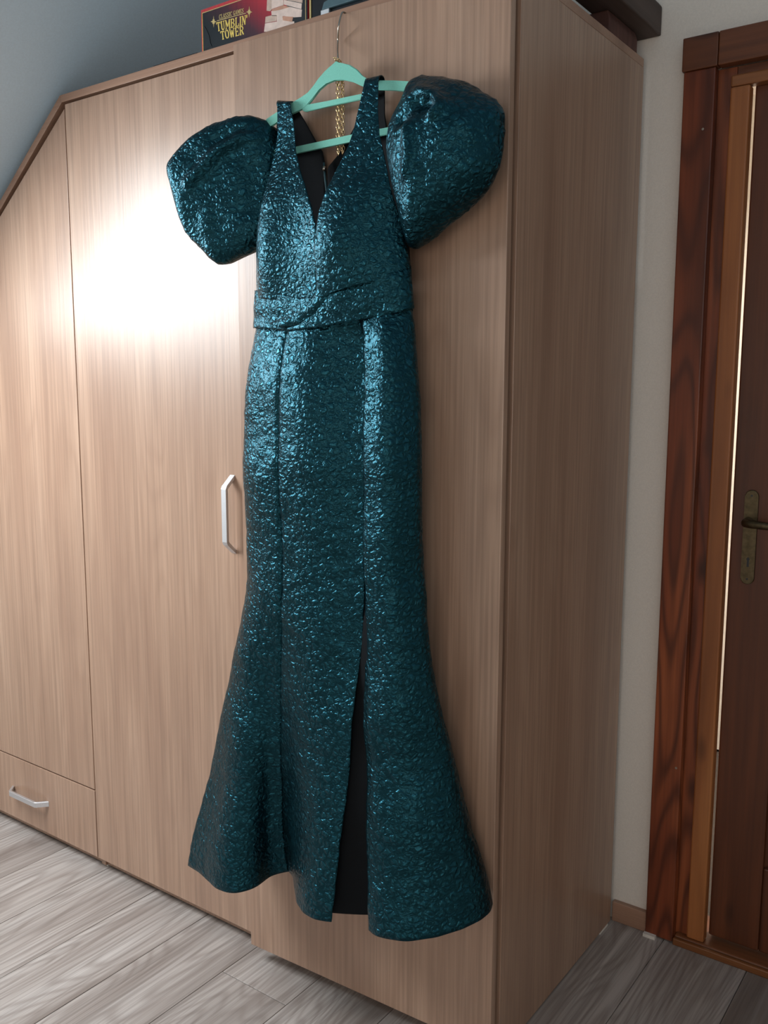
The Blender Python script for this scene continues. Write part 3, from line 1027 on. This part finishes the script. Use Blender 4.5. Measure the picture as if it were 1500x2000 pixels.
# ------------------------------------------------------------------ hanger
HH = .046
def hz(p): return on_h(p, HH)
hg = empty('clothes_hanger', tuple(P3(.33, HH, 1.80)), 'mint green velvet hanger hooked over the wardrobe door top', 'hanger')
def hanger_prism(name, px, tk=.006, parent=None):
    pts = [hz(p) for p in px]
    bm = bmesh.new()
    a = [bm.verts.new(P3(s_, HH + tk / 2, z_)) for s_, z_ in pts]
    b = [bm.verts.new(P3(s_, HH - tk / 2, z_)) for s_, z_ in pts]
    n = len(pts)
    bm.faces.new(a)
    bm.faces.new(b[::-1])
    for i in range(n):
        bm.faces.new((a[i], b[i], b[(i + 1) % n], a[(i + 1) % n]))
    bmesh.ops.bevel(bm, geom=[e for e in bm.edges], offset=.0012, segments=2, affect='EDGES')
    bmesh.ops.triangulate(bm, faces=[f for f in bm.faces if len(f.verts) > 4])
    return bm_obj(name, bm, MAT['mint'], parent or hg)
arm = [(492, 262), (478, 300), (490, 300), (502, 272), (530, 246), (562, 227), (592, 213), (600, 208), (612, 194), (624, 175), (638, 163), (655, 156), (672, 155), (690, 159), (706, 168), (730, 176), (770, 177), (812, 179), (838, 190), (856, 214), (866, 212), (850, 182), (826, 163), (806, 160), (770, 158), (735, 158), (718, 156), (708, 148), (698, 136), (684, 127), (670, 124), (661, 124), (660, 120), (655, 121), (655, 125), (646, 130), (634, 141), (624, 154), (614, 170), (603, 183), (588, 192), (560, 208), (524, 232)]
hanger_prism('hanger_arm', arm[::-1])
hanger_prism('accessory_bar', [(590, 207), (597, 206), (598, 207), (640, 198), (712, 183), (732, 176), (735, 183), (712, 194), (640, 209), (598, 219), (592, 217)][::-1], .005)
hanger_prism('trouser_bar', [(484, 311), (483, 300), (575, 288), (690, 263), (770, 247), (862, 210), (868, 219), (775, 260), (690, 277), (575, 301)][::-1], .0055)
s0, z0 = hz((659, 124))
hk = [P3(s0, HH, z0 - .008), P3(s0, HH - .002, z0 + .004)]
for (px_, hh) in (((660, 108), .038), ((659.5, 95), .022), ((660, 80), .009), ((660.5, 66), .017), ((661.5, 52), .024), ((663.5, 40), .020)):
    a_, b_ = on_h(px_, hh)
    hk.append(P3(a_, hh, b_))
st_ = on_h((666, 30), .010)[0]
zt3 = D3Z1
for (hh, zz) in ((.008, zt3 - .003), (.002, zt3 + .0016), (-.009, zt3 + .0019), (-.0175, zt3 + .0014), (-.0205, zt3 - .006), (-.0205, zt3 - .02)):
    hk.append(P3(st_, hh, zz))
# smooth the wire
hk = np.array(hk)
fine = []
for i in range(len(hk) - 1):
    p0_, p1_, p2_, p3_ = hk[max(i - 1, 0)], hk[i], hk[i + 1], hk[min(i + 2, len(hk) - 1)]
    for t_ in np.linspace(0, 1, 5, endpoint=False):
        fine.append(.5 * ((2 * p1_) + (-p0_ + p2_) * t_ + (2 * p0_ - 5 * p1_ + 4 * p2_ - p3_) * t_ ** 2 + (-p0_ + 3 * p1_ - 3 * p2_ + p3_) * t_ ** 3))
fine.append(hk[-1])
tag(tube('hook', fine, .0017, MAT['steel'], hg, 10), 'bright steel wire hook')

# ------------------------------------------------------------------ gold necklaces over the hook
def necklace(x_left, x_right, h_, zlow_px, pitch, big, label):
    e = empty('necklace', tuple(P3(.33, h_, 1.80)), label, 'necklace', 'gold chains on the hanger hook')
    top = P3(s0, HH + .001, z0 + .006)
    path = []
    sl1, _ = on_h((x_left, 160), h_)
    sr1, _ = on_h((x_right, 160), h_)
    _, zlow = on_h((x_left, zlow_px), h_)
    ztop = z0 - .020
    for z_ in np.arange(zlow + .006, ztop, .002):
        path.append(P3(sl1, h_, z_))
    for f in np.linspace(0, 1, 10):
        path.append(np.array(P3(sl1, h_, ztop)) * (1 - f) + np.array(P3(s0 + .003, HH - .0045, z0 + .004)) * f)
    for f in np.linspace(0, 1, 6):
        a_ = math.pi * f
        path.append(P3(s0 + .0034 * math.cos(a_), HH + .0036 * math.sin(a_) * 1.2, z0 + .005 + .002 * math.sin(a_)))
    for f in np.linspace(0, 1, 10):
        path.append(np.array(P3(s0 - .003, HH - .0045, z0 + .004)) * (1 - f) + np.array(P3(sr1, h_, ztop)) * f)
    for z_ in np.arange(ztop, zlow + .006, -.002):
        path.append(P3(sr1, h_, z_))
    for f in np.linspace(0, 1, 8):
        a_ = math.pi * f
        path.append(P3((sl1 + sr1) / 2 + (sr1 - sl1) / 2 * math.cos(a_), h_, zlow + .006 - .008 * math.sin(a_)))
    path = np.array(path)
    dd_ = np.r_[0, np.cumsum(np.linalg.norm(np.diff(path, axis=0), axis=1))]
    nl = int(dd_[-1] / pitch)
    vs, fs = [], []
    for i in range(nl):
        dm = (i + .5) * dd_[-1] / nl
        c_ = np.array([np.interp(dm, dd_, path[:, q]) for q in range(3)])
        c2_ = np.array([np.interp(min(dm + .001, dd_[-1]), dd_, path[:, q]) for q in range(3)])
        t_ = c2_ - c_
        if np.linalg.norm(t_) < 1e-7:
            continue
        t_ = t_ / np.linalg.norm(t_)
        side = np.cross(t_, NN)
        if np.linalg.norm(side) < 1e-3:
            side = DD.copy()
        side /= np.linalg.norm(side)
        w_ = np.cross(t_, side)
        ang = math.radians(50 if i % 2 else -40)
        a_ax = math.cos(ang) * side + math.sin(ang) * w_
        b_ax = np.cross(t_, a_ax)
        base = len(vs)
        S1, S2 = 12, 6
        for k_ in range(S1):
            al = 2 * math.pi * k_ / S1
            cc = c_ + t_ * pitch * .74 * math.cos(al) + a_ax * big * math.sin(al)
            rd = t_ * math.cos(al) + a_ax * math.sin(al)
            for m_ in range(S2):
                be = 2 * math.pi * m_ / S2
                vs.append(cc + .00075 * (rd * math.cos(be) + b_ax * math.sin(be)))
        for k_ in range(S1):
            for m_ in range(S2):
                fs.append((base + k_ * S2 + m_, base + ((k_ + 1) % S1) * S2 + m_, base + ((k_ + 1) % S1) * S2 + (m_ + 1) % S2, base + k_ * S2 + (m_ + 1) % S2))
    ch = mesh_obj('chain', vs, fs, MAT['gold'], e, smooth=True)
    ch['kind'] = 'stuff'
    return e
necklace(658.5, 662, .034, 300, .0078, .0022, 'long gold link necklace over the hook, hanging further left')
necklace(667, 670.5, .030, 298, .0070, .0020, 'slim gold link necklace over the hook, hanging further right')

# ------------------------------------------------------------------ things on top of the wardrobe
BX0, BX1, BY = -0.800, -0.491, 0.030
gb = empty('game_box', ((BX0 + BX1) / 2, BY + .05, H), 'black and red board game box reading TUMBLIN\' TOWER on the wardrobe', 'box')
box('carton', BX0, BX1, BY, BY + .085, H, H + .101, MAT['box_print'], gb, .0008)
def fb(name, px_pts, mat, lift=.0004):
    pts = []
    for p in px_pts:
        P = unproj(p, (0, 1, 0), BY)
        pts.append((P[0], P[2]))
    return prism(name, pts, BY - lift, BY + .0002, MAT[mat], gb)
def rect(name, x0, x1, z0, z1, mat, lift=.0004):
    return prism(name, [(x0, z0), (x1, z0), (x1, z1), (x0, z1)], BY - lift, BY + .0002, MAT[mat], gb)
rect('red_band', BX0 + .0004, BX1 - .0004, H + .0945, H + .1006, 'red_card')
rect('red_edge', BX0 + .0004, BX0 + .0032, H + .002, H + .0945, 'red_card')
rect('gold_border', BX0 + .0034, BX1 - .0034, H + .0930, H + .0944, 'gold_print_dim')
rect('gold_border', BX0 + .0034, BX0 + .0048, H + .003, H + .0930, 'gold_print')
rect('gold_border', BX1 - .0050, BX1 - .0036, H + .003, H + .0930, 'gold_print_dim')
rect('gold_border', BX0 + .0048, BX0 + .30, H + .003, H + .0044, 'gold_print')
fb('printed_panel', [(560, 53.5), (560, -14), (600.5, -26), (600.5, 40.5)], 'black_card', .0003)
# printed picture of a tower of wooden blocks
fb('printed_block', [(516, 62), (518, 46), (548, 41), (550, 50), (549, 62)], 'print_wood_a', .0006)
fb('printed_block', [(518, 45), (519, 33), (531, 30), (541, 30), (540, 41)], 'print_wood_b', .0006)
fb('printed_block', [(541, 41), (541, 31), (553, 31), (566, 42), (575, 42), (575, 52), (550, 58)], 'print_wood_a', .0007)
fb('printed_block', [(553, 40), (552, 32), (573, 33), (571, 43)], 'print_wood_c', .0008)
fb('printed_block', [(531, 31), (530, 22), (560, 12), (590, 19), (589, 33), (575, 34), (550, 31)], 'print_wood_a', .0006)
fb('printed_block', [(521, 21), (522, -2), (531, -4), (531, 19), (528, 22)], 'print_wood_b', .0006)
fb('printed_block', [(531, 18), (531, -4), (554, -6), (554, 10)], 'print_wood_a', .0008)
fb('printed_block', [(531, 19), (554, 10.5), (566, 14), (545, 20), (533, 22)], 'print_wood_c', .0009)
fb('printed_block', [(554.5, 9), (555, 0), (590, 7), (589, 18)], 'print_wood_a', .0009)
fb('printed_block', [(555, -1), (556, -12), (592, -8), (591, 6)], 'print_wood_b', .0009)

GLY = {  # strokes on a unit box: (x0,y0,x1,y1,width factor)
    'T': [(.5, 0, .5, 1, 1), (.02, .95, .98, .95, .6), (.04, .95, .04, .78, .5), (.96, .95, .96, .78, .5), (.3, .02, .7, .02, .45)],
    'U': [(.2, 1, .2, .22, 1), (.2, .22, .36, .04, .9), (.36, .04, .64, .04, .7), (.64, .04, .8, .22, .7), (.8, .22, .8, 1, .6), (.02, .98, .4, .98, .45), (.62, .98, .98, .98, .45)],
    'M': [(.14, 0, .14, 1, .6), (.14, 1, .5, .25, 1), (.5, .25, .86, 1, .6), (.86, 1, .86, 0, 1), (0, .02, .28, .02, .45), (.7, .02, 1, .02, .45), (0, .98, .16, .98, .45), (.84, .98, 1, .98, .45)],
    'B': [(.2, 0, .2, 1, 1), (.05, .96, .66, .96, .5), (.66, .96, .84, .8, .8), (.84, .8, .82, .64, .9), (.82, .64, .62, .53, .6), (.2, .53, .64, .53, .5), (.64, .52, .88, .36, .7), (.88, .36, .88, .2, 1), (.88, .2, .68, .04, .7), (.05, .04, .7, .04, .5)],
    'L': [(.26, 0, .26, 1, 1), (.06, .98, .5, .98, .45), (.06, .04, .94, .04, .5), (.92, .04, .94, .28, .5)],
    'I': [(.5, 0, .5, 1, 1), (.15, .98, .85, .98, .45), (.15, .02, .85, .02, .45)],
    'N': [(.16, 0, .16, 1, .6), (.16, 1, .84, .02, 1), (.84, 0, .84, 1, .6), (0, .02, .34, .02, .45), (.66, .98, 1, .98, .45), (0, .98, .18, .98, .45)],
    "'": [(.5, 1, .42, .72, .9)],
    'O': [(.12, .32, .12, .68, 1), (.12, .68, .32, .95, .9), (.32, .95, .68, .95, .6), (.68, .95, .88, .68, .9), (.88, .68, .88, .32, 1), (.88, .32, .68, .05, .9), (.68, .05, .32, .05, .6), (.32, .05, .12, .32, .9)],
    'W': [(.1, 1, .3, .02, 1), (.3, .02, .5, .8, .6), (.5, .8, .7, .02, 1), (.7, .02, .9, 1, .6), (0, .98, .26, .98, .45), (.78, .98, 1, .98, .45)],
    'E': [(.22, 0, .22, 1, 1), (.05, .96, .9, .96, .5), (.05, .04, .92, .04, .5), (.22, .52, .7, .52, .5), (.9, .96, .9, .76, .5), (.92, .04, .94, .26, .5), (.7, .62, .7, .42, .4)],
    'R': [(.2, 0, .2, 1, 1), (.05, .96, .64, .96, .5), (.64, .96, .86, .8, .8), (.86, .8, .84, .62, .9), (.84, .62, .6, .5, .6), (.2, .5, .62, .5, .5), (.55, .5, .88, .03, 1), (.04, .02, .38, .02, .45), (.78, .03, 1, .03, .45)],
    'C': [(.14, .32, .14, .68, 1), (.14, .68, .34, .95, .8), (.34, .95, .7, .95, .5), (.7, .95, .88, .78, .6), (.14, .32, .34, .05, .8), (.34, .05, .7, .05, .5), (.7, .05, .9, .24, .6), (.88, .98, .88, .74, .4)],
    'A': [(.08, 0, .48, 1, .6), (.48, 1, .9, 0, 1), (.26, .36, .72, .36, .45), (0, .02, .24, .02, .4), (.74, .02, 1, .02, .4)],
    'S': [(.86, .78, .66, .95, .7), (.66, .95, .34, .95, .5), (.34, .95, .16, .76, .9), (.16, .76, .3, .58, .9), (.3, .58, .7, .44, 1), (.7, .44, .86, .26, .9), (.86, .26, .68, .05, .8), (.68, .05, .32, .05, .5), (.32, .05, .12, .24, .7), (.88, .98, .88, .72, .35), (.12, .02, .12, .28, .35)],
    'G': [(.14, .32, .14, .68, 1), (.14, .68, .34, .95, .8), (.34, .95, .7, .95, .5), (.7, .95, .88, .78, .6), (.14, .32, .34, .05, .8), (.34, .05, .7, .05, .5), (.7, .05, .84, .2, .7), (.84, 0, .84, .44, .9), (.6, .44, 1, .44, .4)],
}
def word(txt, ul, ur, ll, lr, mat, pen, name):
    """letters of a word on the box front; corners given as photo pixels on the box face"""
    def P(p):
        q = unproj(p, (0, 1, 0), BY)
        return np.array([q[0], q[2]])
    UL, UR, LL_, LR = P(ul), P(ur), P(ll), P(lr)
    wds = {"I": .55, "'": .3, 'M': 1.25, 'W': 1.25, ' ': .5}
    tot = sum(wds.get(c, 1.0) for c in txt)
    x = 0.0
    for c in txt:
        wc = wds.get(c, 1.0)
        if c != ' ':
            bm = bmesh.new()
            for qi, (a0, b0, a1, b1, wf) in enumerate(GLY[c]):
                def mp(a, b):
                    u_ = (x + (a * .90 + .05) * wc) / tot
                    return (LL_ * (1 - u_) + LR * u_) * (1 - b) + (UL * (1 - u_) + UR * u_) * b
                A_, B_ = mp(a0, b0), mp(a1, b1)
                d_ = (B_ - A_) / (np.linalg.norm(B_ - A_) + 1e-9)
                n_ = np.array([-d_[1], d_[0]]) * pen * wf * .5
                A_, B_ = A_ - d_ * pen * .12, B_ + d_ * pen * .12
                yy = BY - .0005 - .00003 * qi
                q_ = [bm.verts.new((p_[0], yy, p_[1])) for p_ in (A_ - n_, B_ - n_, B_ + n_, A_ + n_)]
                r_ = [bm.verts.new((p_[0], BY + .0001, p_[1])) for p_ in (A_ - n_, B_ - n_, B_ + n_, A_ + n_)]
                bm.faces.new(q_)
                for w_ in range(4):
                    bm.faces.new((q_[w_], q_[(w_ + 1) % 4], r_[(w_ + 1) % 4], r_[w_]))
            bm_obj(name, bm, MAT[mat], gb)
        x += wc
word('CLASSIC GAMES', (428, 29), (477, 16), (428, 38), (476, 24.5), 'gold_print_dim', .0013, 'letter')
word("TUMBLIN'", (422, 44.5), (484, 29), (424, 61.5), (483, 47), 'gold_print', .0030, 'letter')
word('TOWER', (430, 62), (476, 50), (432, 78), (477, 67), 'gold_print', .0030, 'letter')
fb('printed_rule', [(424, 40.2), (480, 25.2), (480, 26.4), (424, 41.4)], 'gold_print_dim', .0005)
for (cx_, cy_) in ((417.5, 42.5), (487, 23.5)):
    pts = []
    for i in range(16):
        a_ = 2 * math.pi * i / 16
        r_ = (11.5 if i % 4 == 0 else (4.0 if i % 2 else 6.0))
        pts.append((cx_ + r_ * .52 * math.cos(a_ + math.pi / 2), cy_ + r_ * math.sin(a_ + math.pi / 2)))
    fb('printed_ornament', pts[::-1], 'gold_print_dim', .0006)
fb('card_flap', [(399, 97), (399, 50), (404, 58), (409, 70), (411, 82), (414, 91)], 'black_card', .0012)

# black case and glossy grey thing beside the game box
c1 = empty('black_case', (-.40, .10, H), 'black case standing beside the game box on the wardrobe', 'case')
box('case_body', -.486, -.330, .032, .17, H, H + .108, MAT['black_plastic'], c1, .003)
box('case_rim', -.4855, -.4815, .030, .0319, H + .002, H + .105, MAT['gold_print_dim'], c1, .0004)
c2 = empty('gloss_gadget', (-.33, .02, H), 'glossy grey blue plastic gadget lying at the wardrobe front edge', 'gadget')
gp = lambda x, z: (x, z)
prism('gadget_body', [(-.436, H + .012), (-.16, H + .012), (-.15, H + .034), (-.39, H + .034), (-.43, H + .026)], .008, .029, MAT['teal_gloss'], c2, .002)
prism('gadget_base', [(-.436, H), (-.15, H), (-.15, H + .011), (-.436, H + .011)], .012, .029, MAT['black_plastic'], c2, .002)
box('gadget_latch', -.436, -.415, .006, .0119, H + .001, H + .011, MAT['alu'], c2, .001)
tag(box('dark_folder', -.975, -.82, .035, .20, H, H + .020, MAT['black_plastic'], None, .004), 'thin black folder lying flat left of the game box', 'folder')
# dark bag and timber block near the wardrobe's right end
def lump(name, c, r, mat, seed, parent=None):
    bm = bmesh.new()
    bmesh.ops.create_icosphere(bm, subdivisions=4, radius=1.0)
    for v in bm.verts:
        n_ = mnoise.noise(v.co * 1.6 + Vector((seed, 0, 0)))
        co = v.co * (1 + .16 * n_)
        e_ = 3.0
        k_ = (abs(v.co.x) ** e_ + abs(v.co.y) ** e_ + abs(v.co.z) ** e_) ** (-1 / e_)
        co = co * k_
        v.co = Vector((c[0] + co.x * r[0], c[1] + co.y * r[1], max(H + .0005, c[2] + co.z * r[2])))
    return bm_obj(name, bm, mat, parent, smooth=True)
tag(lump('soft_bag', (-.16, .22, H + .04), (.075, .15, .050), MAT['black_plastic'], 2.0), 'black soft bag lying on the right end of the wardrobe top', 'bag')
bl = prism('timber_block', [(-.085, H), (-.004, H), (-.004, H + .030), (-.010, H + .048), (-.085, H + .048)], .42, .575, MAT['block'], None, .004)
bt = prism('timber_beam', [(-.050, H + .0485), (.029, H + .0485), (.029, H + .108), (.020, H + .119), (-.050, H + .119)], 0.12, WY - .003, MAT['beam'], None, .003)
tag(bt, 'dark brown timber lying along the right edge of the wardrobe top, touching the wall', 'timber')
tag(bl, 'reddish brown block propping up the dark timber on the wardrobe', 'block')
